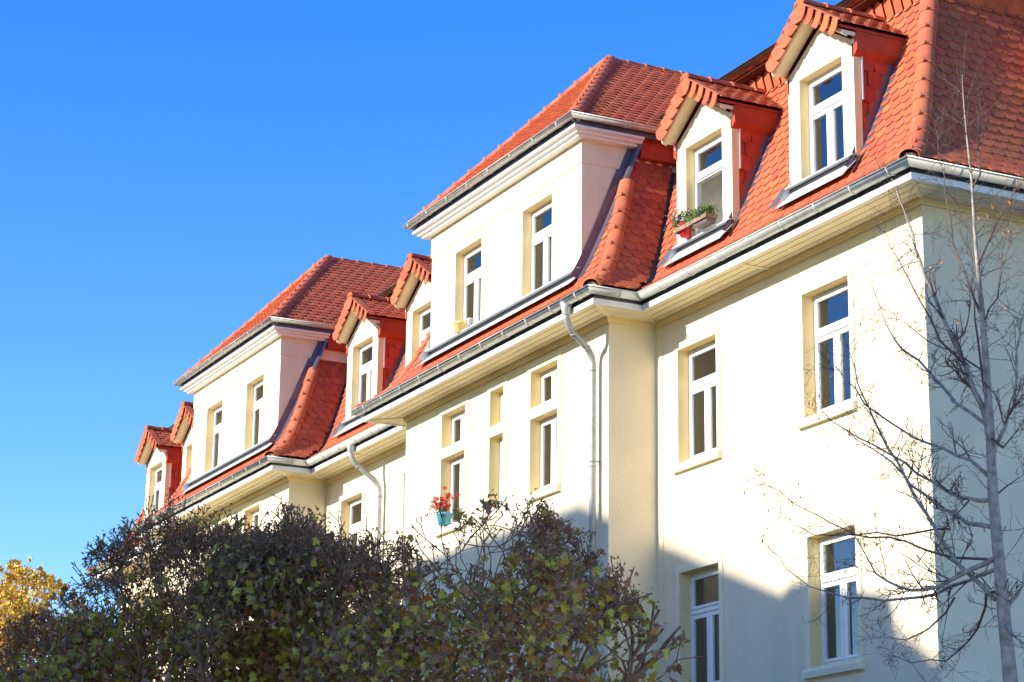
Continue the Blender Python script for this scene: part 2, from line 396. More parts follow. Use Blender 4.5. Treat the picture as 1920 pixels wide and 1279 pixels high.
class Slope:
    """profile prof [(offset, z)] bottom to top; base line p0 + U*u; outward N"""
    def __init__(s, p0, U, N, prof):
        s.p0, s.U, s.N, s.prof = Vector((*p0,0)), Vector((*U,0)), Vector((*N,0)), prof
        s.S = [0]
        for (a,b),(c,d) in zip(prof, prof[1:]): s.S.append(s.S[-1]+math.hypot(c-a,d-b))
    def oz(s, t):
        S = s.S
        if t <= 0: i = 0
        elif t >= S[-1]: i = len(S)-2
        else:
            i = 0
            while S[i+1] < t: i += 1
        k = (t-S[i])/(S[i+1]-S[i]); a, b = s.prof[i], s.prof[i+1]
        return a[0]+(b[0]-a[0])*k, a[1]+(b[1]-a[1])*k
    def pos(s, u, t):
        o, z = s.oz(t); return s.p0 + s.U*u + s.N*o + Vector((0,0,z))
    def nrm(s, t):
        a = s.pos(0,t-.02); b = s.pos(0,t+.02); d = (b-a).normalized(); n = s.U.cross(d)
        if n.dot(s.N) < 0: n = -n
        return d, n.normalized()
def lay_tiles(sl, obj, lo, hi, skips=(), s0=-.03, s1=None, off=0):
    """lo(o,z), hi(o,z) = u limits; skips = [(u0,u1,zlow,zhigh)]"""
    s1 = s1 or sl.S[-1]; k = 0; t = s0
    while t < s1-.02:
        d, n = sl.nrm(t+TL*.45); o, z = sl.oz(t+.04)
        a, b = lo(o,z), hi(o,z)
        shift = (TW/2 if k % 2 else 0) + off
        j0 = math.floor((a-shift)/TW)-1; j1 = math.ceil((b-shift)/TW)+1
        for j in range(j0, j1+1):
            u = shift + j*TW
            if u-TW/2 > b-.03 or u+TW/2 < a+.03: continue
            bad = False; ca, cb = a, b
            for (u0,u1,zl,zh) in skips:
                if zl < z < zh:
                    if u0-.01 < u < u1+.01: bad = True; break
                    if u <= u0 < u+TW/2: cb = min(cb, u0)
                    if u-TW/2 < u1 <= u: ca = max(ca, u1)
            if bad: continue
            ju = random.uniform(-.003,.003); jt = random.uniform(-.005,.005); jr = random.uniform(-.009,.009); jh = random.uniform(0,.003)
            uu = u+ju; org = sl.pos(uu, t+jt)
            Ud = (sl.U*math.cos(jr) + d*math.sin(jr)); Dd = (d*math.cos(jr) - sl.U*math.sin(jr))
            # align to the chord of the slope under the tile
            e = sl.pos(uu, min(t+TL, sl.S[-1]+.1)); 
            ch = (e-org).normalized(); nn = sl.U.cross(ch); nn = nn if nn.dot(sl.N) > 0 else -nn
            Dd = (ch*math.cos(jr) - sl.U*math.sin(jr))
            org = org + nn*(.004+jh)
            handed = 1 if Ud.cross(Dd).dot(nn) > 0 else -1
            clamp = (uu-TW/2 < ca+.001) or (uu+TW/2 > cb-.001) or (lo(*sl.oz(t+TL)) > uu-TW/2) or (hi(*sl.oz(t+TL)) < uu+TW/2)
            mat4 = Matrix(((Ud.x*handed,Dd.x,nn.x,org.x),(Ud.y*handed,Dd.y,nn.y,org.y),(Ud.z*handed,Dd.z,nn.z,org.z),(0,0,0,1)))
            vs = None
            over = t+TL > sl.S[-1]+.01
            if clamp or over:
                vs = []
                for p in TILE_MESH.vertices:
                    q = mat4 @ Vector((p.co.x, min(p.co.y, max(.03, sl.S[-1]-t)), p.co.z)); ou, ot = (q-sl.p0).dot(sl.U), t+p.co.y
                    oo, zz = sl.oz(ot); A = max(lo(oo,zz), ca if ca != a else -1e9); Bq = min(hi(oo,zz), cb if cb != b else 1e9)
                    nu = min(max(ou, A), Bq) if A < Bq else (A+Bq)/2
                    vs.append(q + sl.U*(nu-ou))
            dist = (org-CAM).length * (1.0 if (CAM-org).dot(nn) > 0 else 3)
            ALL_TILES.append((dist, obj, mat4, vs))
        t += TE; k += 1
def base_sheet(sl, lo, hi, name, m='under', drop=.0, parent=B, cuts=()):
    """the closed sheet under the tiles, left open where dormers stand: cuts = [(u0,u1,z0,z1)]"""
    mb = MB()
    P = lambda u,o,z: sl.p0 + sl.U*u + sl.N*(o-drop) + Vector((0,0,z))
    for (o0,z0),(o1,z1) in zip(sl.prof, sl.prof[1:]):
        zm = (z0+z1)/2; ed = [None] + [e for c in sorted(cuts) if c[2] < zm < c[3] for e in c[:2]] + [None]
        for a, b in zip(ed[::2], ed[1::2]):
            a0, a1 = (lo(o0,z0), lo(o1,z1)) if a is None else (a,a); b0, b1 = (hi(o0,z0), hi(o1,z1)) if b is None else (b,b)
            if a0 < b0 and a1 < b1: mb.quad(P(a0,o0,z0),P(b0,o0,z0),P(b1,o1,z1),P(a1,o1,z1))
    return mb.build(name, m, parent)
PROF = [(.615,10.965),(.50,11.02),(.33,11.12),(.16,11.29),(0,11.52),(-.13,11.76),(-.26,12.04),(-.38,12.31),(-.50,12.60),(-.72,13.15),(-.95,13.72),(-1.08,14.06)]
def pz(z):   # offset of the mansard at height z
    for (a,b),(c,d) in zip(PROF, PROF[1:]):
        if b <= z <= d: return a+(c-a)*(z-b)/(d-b)
    return PROF[0][0] if z < PROF[0][1] else PROF[-1][0]
DORM = [-2.095, -5.085, -14.93, -17.79, -27.95, -30.75]
DH = .775
def dskips(): return [(x-DH-.0, x+DH+.0, 11.42, 13.45) for x in DORM] + [(x-.3-(14-0)*0, x+.3, 13.45, 13.75) for x in DORM]
ridges = []     # hip rolls: list of (points, radius)
def front_slope(name, y, lo, hi, skips):
    sl = Slope((0,y),(1,0),(0,-1),PROF); ob = base_sheet(sl, lo, hi, name, cuts=[(a+.02,b-.02,11.6,min(d,13.3)) for a,b,c,d in skips if c < 12 and lo(0,12) < a and b < hi(0,12)]); lay_tiles(sl, ob, lo, hi, skips, off=random.uniform(0,.1)); return ob
TOWX = [(-12.815,-7.325), (-25.56,-20.17)]
front_slope('roof_slope', 0, lambda o,z: -6.47+o+.10, lambda o,z: o, dskips())
front_slope('roof_slope', 0, lambda o,z: -19.41+o+.10, lambda o,z: -13.74-o-.10, dskips())
front_slope('roof_slope', 0, lambda o,z: -33.15-o, lambda o,z: -26.68-o-.10, dskips())
for k, xr in enumerate((-6.47,-19.41)):
    tx = TOWX[k]
    front_slope('bay_roof_slope', -.8, lambda o,z: xr-7.27-o, lambda o,z: xr+o, [(tx[0]-.05,tx[1]+.05,11.44,20)])
    sl = Slope((xr,0),(0,1),(1,0),PROF); lo = lambda o,z: -.8-o; hi = lambda o,z: -o-.10
    ob = base_sheet(sl, lo, hi, 'bay_cheek_slope'); lay_tiles(sl, ob, lo, hi, off=.05)
    sl = Slope((xr-7.27,0),(0,1),(-1,0),PROF)
    ob = base_sheet(sl, lo, hi, 'bay_cheek_slope'); lay_tiles(sl, ob, lo, hi, off=.05)
SIDE_D = 3.3   # centre of the dormer on the end wall
sl = Slope((0,0),(0,1),(1,0),PROF); lo = lambda o,z: -o; hi = lambda o,z: 9.0
end_slope = base_sheet(sl, lo, hi, 'end_roof_slope', cuts=[(SIDE_D-DH+.02,SIDE_D+DH-.02,11.6,13.3)]); lay_tiles(sl, end_slope, lo, lambda o,z: 6.0, [(SIDE_D-DH,SIDE_D+DH,11.42,13.45)], off=.03)
sl = Slope((-33.15,0),(0,1),(-1,0),PROF); ob = base_sheet(sl, lo, hi, 'end_roof_slope'); lay_tiles(sl, ob, lo, lambda o,z: 2.0)

def ridge_run(pts, r, parent, seg=.35, name='ridge_tile', m='ridge', nub=True, flat=.8):
    """half-round cap tiles laid bottom to top along a polyline; pts carry their up vector"""
    P = [Vector(p) for p,_ in pts]; Nn = [Vector(n).normalized() for _,n in pts]
    S = [0]
    for a,b in zip(P,P[1:]): S.append(S[-1]+(b-a).length)
    def at(t):
        i = 0; t = min(max(t,0),S[-1])
        while i < len(S)-2 and S[i+1] < t: i += 1
        k = (t-S[i])/max(S[i+1]-S[i],1e-6); return P[i].lerp(P[i+1],k), Nn[i].lerp(Nn[i+1],k).normalized(), (P[i+1]-P[i]).normalized()
    n = max(1,round(S[-1]/seg)); L = S[-1]/n
    for i in range(n):
        mb = MB(); vs = []; m8 = 8; t0 = i*L; rows = [(t0-.03,r*1.10),(t0+.02,r*1.10),(t0+.024,r*1.03),(t0+L*.5,r),(t0+L+.01,r*.93)]
        for t, rr in rows:
            p, nn, d = at(t)
            if t < 0: p = p + d*t
            bb = d.cross(nn).normalized(); up = bb.cross(d)
            for q in range(m8+1):
                a = -.15 + (math.pi+.3)*q/m8; vs.append(p + bb*rr*math.cos(a) + up*(rr*flat*math.sin(a)))
        c = m8+1; k = len(rows)
        fs = [(j*c+q, j*c+q+1, (j+1)*c+q+1, (j+1)*c+q) for j in range(k-1) for q in range(m8)]
        # thick lower rim
        base = len(vs)
        p, nn, d = at(t0-.03); 
        if t0-.03 < 0: p = p + d*(t0-.03)
        bb = d.cross(nn).normalized(); up = bb.cross(d)
        for q in range(m8+1):
            a = -.15 + (math.pi+.3)*q/m8; vs.append(p + bb*(r*.96)*math.cos(a) + up*(r*.96*flat*math.sin(a)))
        fs += [(q, base+q, base+q+1, q+1) for q in range(m8)]
        mb.add(vs, fs)
        if nub and i > 0:
            p, nn, d = at(t0-.012); bb = d.cross(nn).normalized(); up = bb.cross(d); q0 = p + up*(r*1.10*flat) 
            mb.box(0,0,0,0,0,0) if False else mb.hexa([q0+bb*x*.014+d*y*.02+up*z for z in (-.01,.028) for x,y in ((-1,-1),(1,-1),(1,1),(-1,1))])
        mb.build(name, m, parent, True)
def hip(x0, y0, sx, name='hip_roll', z1=None, parent=B, r=.125, inset=-.02):
    pts = []
    for (o,z) in PROF:
        if z1 and z > z1: break
        pts.append(((x0+sx*(o-inset), y0-(o-inset), z+.0), (sx*.7,-.7,.35)))
    ridge_run(pts, r, parent)
    mb = MB(); vs = []
    mb.tube([Vector(p)+Vector((sx*-.02,.02,-.02)) for p,_ in pts], .085, 8); o = mb.build('mortar_bed','mortar',parent)
hip(0,0,1); hip(-6.47,-.8,1,z1=13.55); hip(-13.74,-.8,-1,z1=13.55,r=.10); hip(-19.41,-.8,1,z1=13.55); hip(-26.68,-.8,-1,z1=13.55,r=.1); hip(-33.15,0,-1,r=.1)
# valley sheets
def valley(x0, sx):
    mb = MB(); vs = []
    for (o,z) in PROF:
        c = Vector((x0+sx*o, -o, z)) + Vector((sx*.022,-.022,.012))
        vs += [c + Vector((0,-.085,0))*1 + Vector((sx*0.0,0,0)), c, c + Vector((sx*.13,0,0))]
    n = len(PROF); mb.add(vs, [(3*i+j,3*i+j+1,3*i+j+4,3*i+j+3) for i in range(n-1) for j in range(2)]); mb.build('valley_sheet','valley',B)
for x0,sx in ((-6.47,1),(-13.74,-1),(-19.41,1),(-26.68,-1)): valley(x0,sx)

# ------------------------------------------------------------------ upper roof
UP = [(0,9),(0,0),(-33.15,0),(-33.15,9)]
sweep('top_flashing', UP, [(-1.08,14.06),(-1.03,14.05),(-1.06,14.10),(-1.10,14.11)], 'mortar', B)
sweep('roof_band_backing', UP, [(-1.12,14.05),(-1.09,14.08),(-1.00,14.36),(-1.20,14.36)], 'redboard', B)
# hanging tiles of the band under the upper eave
bt = MB(); w, h = .20, .30
outl = [(-w/2+.002,0),(w/2-.002,0),(w/2-.002,h*.8),(w/4,h*.95),(0,h),(-w/4,h*.95),(-w/2+.002,h*.8)]
bt.add([(x,-.024-.034*x/w,z) for x,z in outl]+[(x,-.008-.034*x/w,z) for x,z in outl], [tuple(range(7)),tuple(range(13,6,-1))]+[(i,i+7,(i+1)%7+7,(i+1)%7) for i in range(7)])
BAND = bt.mesh('band_tile','tile')
def band(p0, U, N, L, n=None):
    U = Vector((*U,0)); N = Vector((*N,0)); k = int(L/w)
    for i in range(k):
        o = link('band_tile', BAND, B); p = Vector((*p0,14.085)) + U*(w*(i+.5))
        up = (Vector((0,0,.28)) + N*.07).normalized()
        nn = U.cross(up); nn = nn if nn.dot(N) < 0 else -nn
        o.matrix_world = Matrix(((U.x,nn.x,up.x,p.x),(U.y,nn.y,up.y,p.y),(U.z,nn.z,up.z,p.z),(0,0,0,1))) @ Matrix.Rotation(random.uniform(-.03,.03),4,'Y')
band((-7.4,1.06),(1,0),(0,-1),6.2); band((-1.06,1.12),(0,1),(1,0),4)
band((-20.2,1.06),(1,0),(0,-1),7.3)
sweep('upper_soffit', UP, [(-1.1,14.37),(-.80,14.37),(-.80,14.40),(-1.1,14.40)], 'under', B)
sweep('upper_gutter', UP, gutter_prof(-.74, 14.47, .065), 'brown', B, smooth=True)
# visible row of eave tile ends
et = MB()
for i in range(34): 
    et.box(-1.0-i*.20-.095,-1.0-i*.20+.095,.735,.98,14.405+.004*(i%2),14.425+.004*(i%2))
o = et.build('eave_tile_row','tile',B,kind='stuff')
SLU = .62
mb = MB(); ey = .76; ez = 14.45; ry = 4.6; rz = ez+(ry-ey)*SLU; xr_, xl_ = -.76, -33.15+.76
mb.add([(xr_,ey,ez),(xl_,ey,ez),(xl_+3.8,ry,rz),(xr_-3.8,ry,rz),(xr_,ry*2-ey,ez),(xl_,ry*2-ey,ez)], [(0,3,2,1),(0,4,3),(4,5,2,3),(5,1,2)])
mb.build('upper_roof','tile',B)

mb = MB(); mb.box(-4.2,-3.7,2.3,2.9,14.9,15.9); mb.box(-4.26,-3.64,2.24,2.96,15.9,15.98); mb.build('chimney','mortar',B)
# ------------------------------------------------------------------ towers (the storey that stands on each bay)
TZ0, TZ1 = 11.70, 13.80
def tower(xl, xr):
    cx = (xl+xr)/2; d = cx+10.07
    holes = [(-9.29+d,-8.27+d,11.76,13.205), (-11.81+d,-10.79+d,11.76,13.205)]
    wall_sheet('tower_wall', xl, xr, -.8, TZ0-.15, 13.405, holes, dep=.15)
    wall_sheet('tower_wall', xl-.015, xr+.015, -.815, 13.405, TZ1+.05, [])
    mb = MB(); mb.box(xl-.015,xr+.015,-.8148,-.8,13.40,13.4049); mb.build('tower_band_edge','trim',B)
    for x, s in ((xr,1),(xl,-1)):
        mb = MB(); mb.quad((x,-.8,11.3),(x,1.3,11.3),(x,1.3,13.405),(x,-.8,13.405)); mb.quad((x+s*.015,-.815,13.405),(x+s*.015,1.3,13.405),(x+s*.015,1.3,13.9),(x+s*.015,-.815,13.9))
        mb.quad((x,-.8,13.405),(x+s*.015,-.815,13.405),(x+s*.015,1.3,13.405),(x,1.3,13.405)); mb.build('tower_side_wall','wall',B)
    for n,h in enumerate(holes):
        window(h[0],h[1],-.8,h[2],h[3],dep=.15,surround=False,sill=False,split=.66,curtain=([(0,1,0,.42)] if n==0 else [(.0,.95,0,.62,'lace')]))
        mb = MB()
        for a,b,c,e in ((h[0]-.1,h[0],11.72,13.30),(h[1],h[1]+.1,11.72,13.30),(h[0],h[1],13.205,13.30)): mb.box(a,b,-.816,-.8005,c,e)
        mb.build('window_surround','surr',B)
    # sill strip and apron
    mb = MB(); mb.box(xl-.05,xr+.02,-.885,-.79,11.705,11.725); mb.build('sill_strip','zinclight',B)
    mb = MB(); mb.add([(xl-.06,-.812,11.64),(xr+.02,-.812,11.64),(xr+.02,-.985,11.475),(xl-.06,-.985,11.475),(xr+.02,-1.04,11.43),(xl-.06,-1.04,11.43)],[(0,1,2,3),(3,2,4,5)])
    mb.build('apron_sheet','zinclight',B)
    mb = MB(); mb.box(xl-.04,xr+.01,-.814,-.80,11.63,11.704); mb.build('painted_gap_shade','black',B)  # dark strip painted as the shadow gap under the sill strip
    # flashing along the cheeks
    for x,s in ((xr,1),(xl,-1)):
        mb = MB(); vs = []
        pr = [(o,z) for o,z in PROF if 11.3 < z < 13.9] + [(-1.0,13.9)]
        for o,z in pr:
            b = Vector((x+s*.012, -.8-o, z))
            vs += [b+Vector((0,-.20,.05)), b+Vector((s*.012,-.075,.02)), b+Vector((s*.15,-.07,.02)), b+Vector((s*.17,-.03,.0))]
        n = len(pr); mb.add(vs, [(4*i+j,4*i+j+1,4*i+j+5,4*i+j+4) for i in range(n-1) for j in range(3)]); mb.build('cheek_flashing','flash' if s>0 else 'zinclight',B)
    path = [(xr,.15),(xr,-.8),(xl,-.8),(xl,.15)]
    steps = [(.0,13.77),(.14,13.77),(.14,13.805),(.20,13.815),(.20,13.85),(.27,13.862),(.27,13.90),(.0,13.90)]
    sweep('cornice', path, steps, 'white', B)
    mb = MB(); mb.box(xr-.1,xr+.13,.16,1.4,13.62,13.95); mb.build('side_board','redboard',B)
    gp = [(xr,1.0),(xr,-.8),(xl,-.8),(xl,1.0)]
    sweep('tower_gutter', gp, gutter_prof(.33, 14.03, .062), 'zinc', B, smooth=True, segs=[1])
    sweep('tower_gutter', gp, gutter_prof(.33, 14.03, .062), 'zinc', B, smooth=True, segs=[0,2])
    brackets(gp, .33, 14.03, .062, .80, B, first=.45)
    sweep('tower_eave_board', gp, [(.22,13.902),(.25,13.902),(.25,14.05),(.22,14.05)], 'valley', B)
    # small outlet
    mb = MB(); mb.tube([(xr+.31,.85,13.94),(xr+.31,.86,13.78),(xr+.27,.87,13.62)], .045, 10); mb.build('outlet_pipe','zinc',B,True)
    # hipped roof
    ax, ay, az = cx, 1.2, 16.46; oE = .28
    run_f = ay - (-.8-oE); run_s = (xr+oE) - ax; z0 = 14.02
    # front face
    sl = Slope((0,-.8),(1,0),(0,-1),[(oE,z0),(oE-run_f,az)])
    fk = lambda z: (z-z0)/(az-z0)
    lo = lambda o,z: xl-oE+run_s*fk(z); hi = lambda o,z: xr+oE-run_s*fk(z)
    ob = base_sheet(sl, lo, hi, 'tower_roof_slope'); lay_tiles(sl, ob, lo, hi)
    for x, s in ((xr,1),(xl,-1)):
        sl = Slope((x,0),(0,1),(s,0),[(oE,z0),(oE-run_s,az)])
        lo2 = lambda o,z: -.8-oE+run_f*fk(z); hi2 = lambda o,z: max(1.1, ey+(z-ez)/SLU)
        ob = base_sheet(sl, lo2, hi2, 'tower_roof_slope'); lay_tiles(sl, ob, lo2, hi2)
        a = Vector((x+s*(oE-.02), -.8-oE+.02, z0+.03)); b = Vector((ax, ay, az+.02))
        ridge_run([(a,(s*.45,-.45,1)),(a.lerp(b,.5)+Vector((0,0,-.02)),(s*.45,-.45,1)),(b,(s*.45,-.45,1))], .115, B)
        mb = MB(); mb.tube([a+Vector((0,0,-.03)),b+Vector((0,0,-.03))],.095,8); mb.build('mortar_bed','mortar',B)
    ridge_run([((ax,ay-.02,az+.01),(0,0,1)),((ax,4.35,az+.01),(0,0,1))], .075, B, nub=False)
for t in TOWX: tower(*t)

# ------------------------------------------------------------------ dormers
_dm = {}
def vt(name, vs, fs, m, tgt): mb = MB(); mb.add(vs, fs); return mb.build(name, m, tgt)
def build_dormer(x, kind='closed', y0=0, rot=0):
    """local frame: x across, y into the roof, origin at the face centre, z absolute"""
    W_, ZB, ZE, ZA = .765, 11.60, 13.33, 13.79
    ow, oz0, oz1 = .50, 11.77, 13.21
    # face
    mb = MB()
    mb.quad((-W_,0,ZB),(-ow,0,ZB),(-ow,0,oz1),(-W_,0,oz1)); mb.quad((ow,0,ZB),(W_,0,ZB),(W_,0,oz1),(ow,0,oz1))
    mb.quad((-ow,0,ZB),(ow,0,ZB),(ow,0,oz0),(-ow,0,oz0))
    mb.add([(-W_,0,oz1),(W_,0,oz1),(W_,0,ZE),(0,0,ZA),(-W_,0,ZE)],[(0,1,2,3,4)])
    for s in (-1,1):
        mb.add([(s*ow,0,oz0),(s*ow,0,oz1),(s*ow,.27,oz1),(s*ow,.27,oz0)],[(0,1,2,3)],1)
        mb.add([(s*W_,0,ZB),(s*W_,.115,ZB),(s*W_,.115,ZE),(s*W_,0,ZE)],[(0,1,2,3)],1)
    mb.quad((-ow,0,oz1),(ow,0,oz1),(ow,.27,oz1),(-ow,.27,oz1),1); mb.quad((-ow,0,oz0),(ow,0,oz0),(ow,.27,oz0),(-ow,.27,oz0),1)
    mb.quad((-W_,.8,ZE),(W_,.8,ZE),(W_,.1,ZE),(-W_,.1,ZE),0)
    D = mb.build('dormer',['wall','trim'],B)
    # groove line of the pediment
    g = MB(); g.box(-W_+.01,W_-.01,-.004,-.0005,13.315,13.325); g.build('pediment_groove','trim',D)
    cap = MB()
    for s in (-1,1): cap.box(min(s*W_,s*(W_+.035)),max(s*W_,s*(W_+.035)),-.02,.12,ZE-.06,ZE)
    cap.build('corner_cap','wall',D)
    window(-ow,ow,0,oz0,oz1,parent=D,dep=.15,surround=False,sill=False,child=True,panes=(kind!='open'),light=(kind=='open'),
           curtain={'closed':[(0,.45,0,1,'lace')],'open':[(0,1,.72,.98)],'net':[(0,1,0,.6)]}[kind])
    wf = MB(); wf.box(-ow-.02,ow+.02,-.03,.15,oz0-.03,oz0); wf.build('window_sill','zinclight',D)
    # cheeks
    zt = ZE-.05; yb = -pz(ZE)
    for s in (-1,1):
        c = s*(W_-.03)
        pts = [(c,.115,zt)] + [(c,.115,11.3)] + [(c,-pz(z)+.05,z) for z in (11.9,12.3,12.7,13.1,zt)]
        vt('cheek', pts, [tuple(range(len(pts)))], 'redboard', D)
        # hanging cheek tiles
        z = zt-.12; row = 0
        while z > 12.0:
            y = .13 + (.1 if row % 2 else 0)
            while y < -pz(z)-.10:
                vs = []
                for dz in (0,.012):
                    for px,py in OUT: vs.append((c+s*(.004+dz+.010*(TL-py)/TL), y+px+TW/2, z-TL*.6+py*.95 if py < TL else z+.02))
                mb = MB(); mb.add(vs, TF); mb.build('cheek_tile','redtile',D)
                y += TW
            z -= .22; row += 1
        st = MB(); st.box(min(c+s*.008,c+s*.045),max(c+s*.008,c+s*.045),.118,.14,12.52,zt-.02); st.build('edge_strip','white',D)
        # eave box under the side overhang
        eb = MB(); eb.add([(c,-.0,zt-.20),(c,1.25,zt-.20),(s*(W_+.09),1.25,zt-.12+.02),(s*(W_+.09),.0,zt-.12+.02),
                           (c,.0,zt+.22),(c,1.25,zt+.22),(s*(W_+.082),1.25,zt+.15),(s*(W_+.082),.0,zt+.15)],[(0,1,2,3),(3,2,6,7),(0,3,7,4),(4,7,6,5)]); eb.build('eave_box','redboard',D)
        # flashing where the cheek meets the slope
        pr = [(o,z) for o,z in PROF if 11.4 < z < 13.4]; vs = []
        for o,z in pr:
            b = Vector((s*(W_-.02), -o, z)); vs += [b+Vector((s*.004,-.17,.04)), b+Vector((s*.02,-.06,.02)), b+Vector((s*.15,-.055,.02)), b+Vector((s*.165,-.02,0))]
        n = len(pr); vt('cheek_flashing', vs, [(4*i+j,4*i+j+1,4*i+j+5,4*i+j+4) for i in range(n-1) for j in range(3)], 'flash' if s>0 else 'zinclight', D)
    # niche: apron and side triangle
    vt('apron_sheet', [(-W_-.03,-.008,11.67),(W_+.03,-.008,11.67),(W_+.03,-.19,11.48),(-W_-.03,-.19,11.48),(W_+.03,-.24,11.42),(-W_-.03,-.24,11.42)],[(0,1,2,3),(3,2,4,5)],'zinclight',D)
    mb = MB(); mb.box(-W_-.02,W_+.02,-.012,-.0005,11.66,11.725); mb.build('painted_gap_shade','black',D)  # black strip in place of the shade beneath the dormer sill
    mb = MB(); mb.box(-W_-.02,W_+.02,-.075,-.0005,11.726,11.745); mb.build('sill_strip','zinclight',D)
    vt('niche_sheet', [(-W_-.008,-.005,11.76),(-W_-.008,-.005,12.45),(-W_+.14,-.006,11.76)],[(0,2,1)],'zinclight',D)
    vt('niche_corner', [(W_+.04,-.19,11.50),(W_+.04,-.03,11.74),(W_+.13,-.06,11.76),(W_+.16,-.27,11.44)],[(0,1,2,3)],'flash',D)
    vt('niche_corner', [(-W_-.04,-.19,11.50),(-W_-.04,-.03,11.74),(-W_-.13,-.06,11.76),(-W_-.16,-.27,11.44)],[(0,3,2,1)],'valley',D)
    # roof
    RZ, EX, YF = 14.03, .85, -.25; sp = (RZ-13.47)/EX
    for s in (-1,1):
        e = Vector((s*EX,0,RZ-sp*EX)); k = Vector((0,0,RZ)); yb = 1.35
        mb = MB(); dn = Vector((0,0,-.035))
        mb.hexa([e+dn+Vector((0,YF,0)),k+dn+Vector((0,YF,0)),k+dn+Vector((0,yb+.1,0)),e+dn+Vector((0,.95,0)),e+Vector((0,YF,0)),k+Vector((0,YF,0)),k+Vector((0,yb+.1,0)),e+Vector((0,.95,0))])
        ro = mb.build('dormer_roof_slope','redboard',D)
        # tiles of the dormer roof
        sll = Slope((0,0),(0,1),(s,0),[(EX,RZ-sp*EX+.0),(0,RZ)])
        keep = len(ALL_TILES)
        lay_tiles(sll, D, lambda o,z: YF+.0, lambda o,z: -pz(z)+.1, s0=-.04)
        mw = Matrix.Translation((x,y0,0)) @ Matrix.Rotation(rot,4,'Z')
        for q in range(keep, len(ALL_TILES)):
            dd, oo, m4, vv = ALL_TILES[q]; m4 = mw @ m4; vv = [mw @ p for p in vv] if vv else None
            cc = m4.translation; facing = (CAM-cc).dot(m4.col[2].to_3d()) > 0
            ALL_TILES[q] = ((cc-CAM).length*(1 if facing else 3), oo, m4, vv)
        # raking board and soffit
        mb = MB(); t = .09; L1 = EX-.02
        for (yy0,yy1,zz0,zz1) in ((YF+.03,-.02,-.135,-.071),):
            a = Vector((s*L1,0,RZ-sp*L1)); b = Vector((0,0,RZ))
            n = 6; prof = [(yy0,zz1),(yy0,zz0+.02),(yy0+.02,zz0),(yy1-.12,zz0-.02),(yy1-.10,zz0+.01),(yy1+.015,zz0+.01),(yy1+.015,zz1)]
            vs = [a+Vector((0,p,q)) for p,q in prof]+[b+Vector((0,p,q)) for p,q in prof]; c = len(prof)
            mb.add(vs, [(i,(i+1)%c,(i+1)%c+c,i+c) for i in range(c)]+[tuple(range(c))[::-1],tuple(range(c,2*c))])
        mb.build('raking_board','soffit',D)
        # verge tiles hanging on the front
        nv = 5; dirv = (e-k).normalized(); nv_n = Vector((s*dirv.z*-1*s,0,0))
        perp = Vector((-dirv.z*s*s,0,dirv.x*s)) ; perp = Vector((s*.54,0,.84)) if False else Vector((dirv.z*-1, 0, dirv.x)); perp = perp if perp.z > 0 else -perp
        Lr = (e-k).length
        for i in range(nv):
            c0 = k + dirv*(Lr*(i+.62)/(nv+.05)) + Vector((0,YF-.024-.010*(nv-i),.045)); hw = .118; hh = .21
            cosr, sinr = 1, 0
            dd2 = (dirv*math.cos(.12*0) ) 
            # long axis points down along perp, beaver edge toward the eave
            pl = [(-hw*.9,.0),(-hw*.9,-hh),(hw*.35,-hh-.004),(hw*.8,-hh*.82),(hw,-hh*.5),(hw*.95,-hh*.2),(hw*.75,.02)]
            P1 = [c0 + dirv*a + perp*b for a,b in pl]
            mb = MB(); mb.prism([p + Vector((0,-.020*(a/hw),0)) for p,(a,b) in zip(P1,pl)], (0,.016,0)); mb.build('verge_tile','tile',D)
            # returned top edge
            mb = MB(); mb.prism([c0+dirv*a+perp*.015+Vector((0,yy,0)) for a,yy in ((-hw*.9,-.01),(hw*.8,.01),(hw*.8,.16),(-hw*.9,.16))], perp*.016); mb.build('verge_tile','tile',D)
    ridge_run([((0,YF-.04,RZ+.045),(0,0,1)),((0,1.25,RZ+.045),(0,0,1))], .10, D, seg=.36, nub=False)
    # end cap of the ridge: shield tile
    mb = MB(); mb.prism([(-.11,YF-.07,RZ+.03),(-.10,YF-.07,RZ-.16),(0,YF-.075,RZ-.21),(.10,YF-.07,RZ-.16),(.11,YF-.07,RZ+.03),(.07,YF-.07,RZ+.11),(0,YF-.07,RZ+.135),(-.07,YF-.07,RZ+.11)], (0,.02,0)); mb.build('ridge_end_tile','tile',D)
    # pale sheets where the dormer roof dies into the mansard
    for s in (-1,1):
        vt('head_flashing', [(s*.50,.92,13.66),(s*.82,.86,13.50),(s*1.16,.86,13.52),(s*1.02,.98,13.75),(s*.62,1.02,13.80)],[(0,1,2,3,4)],'zinclight',D)
    D.location = (x, y0, 0); D.rotation_euler = (0,0,rot)
    return D
M['redtile'] = mat('cheek_clay', (.52,.07,.028), .7, var=.15, scale=7, rnd=.12, bump=.15)
KINDS = ['closed','open','net','net','closed','closed']
dormers = []
for x, k in zip(DORM, KINDS): dormers.append(build_dormer(x, k))
dormers.append(build_dormer(0, 'closed', y0=SIDE_D, rot=math.pi/2))

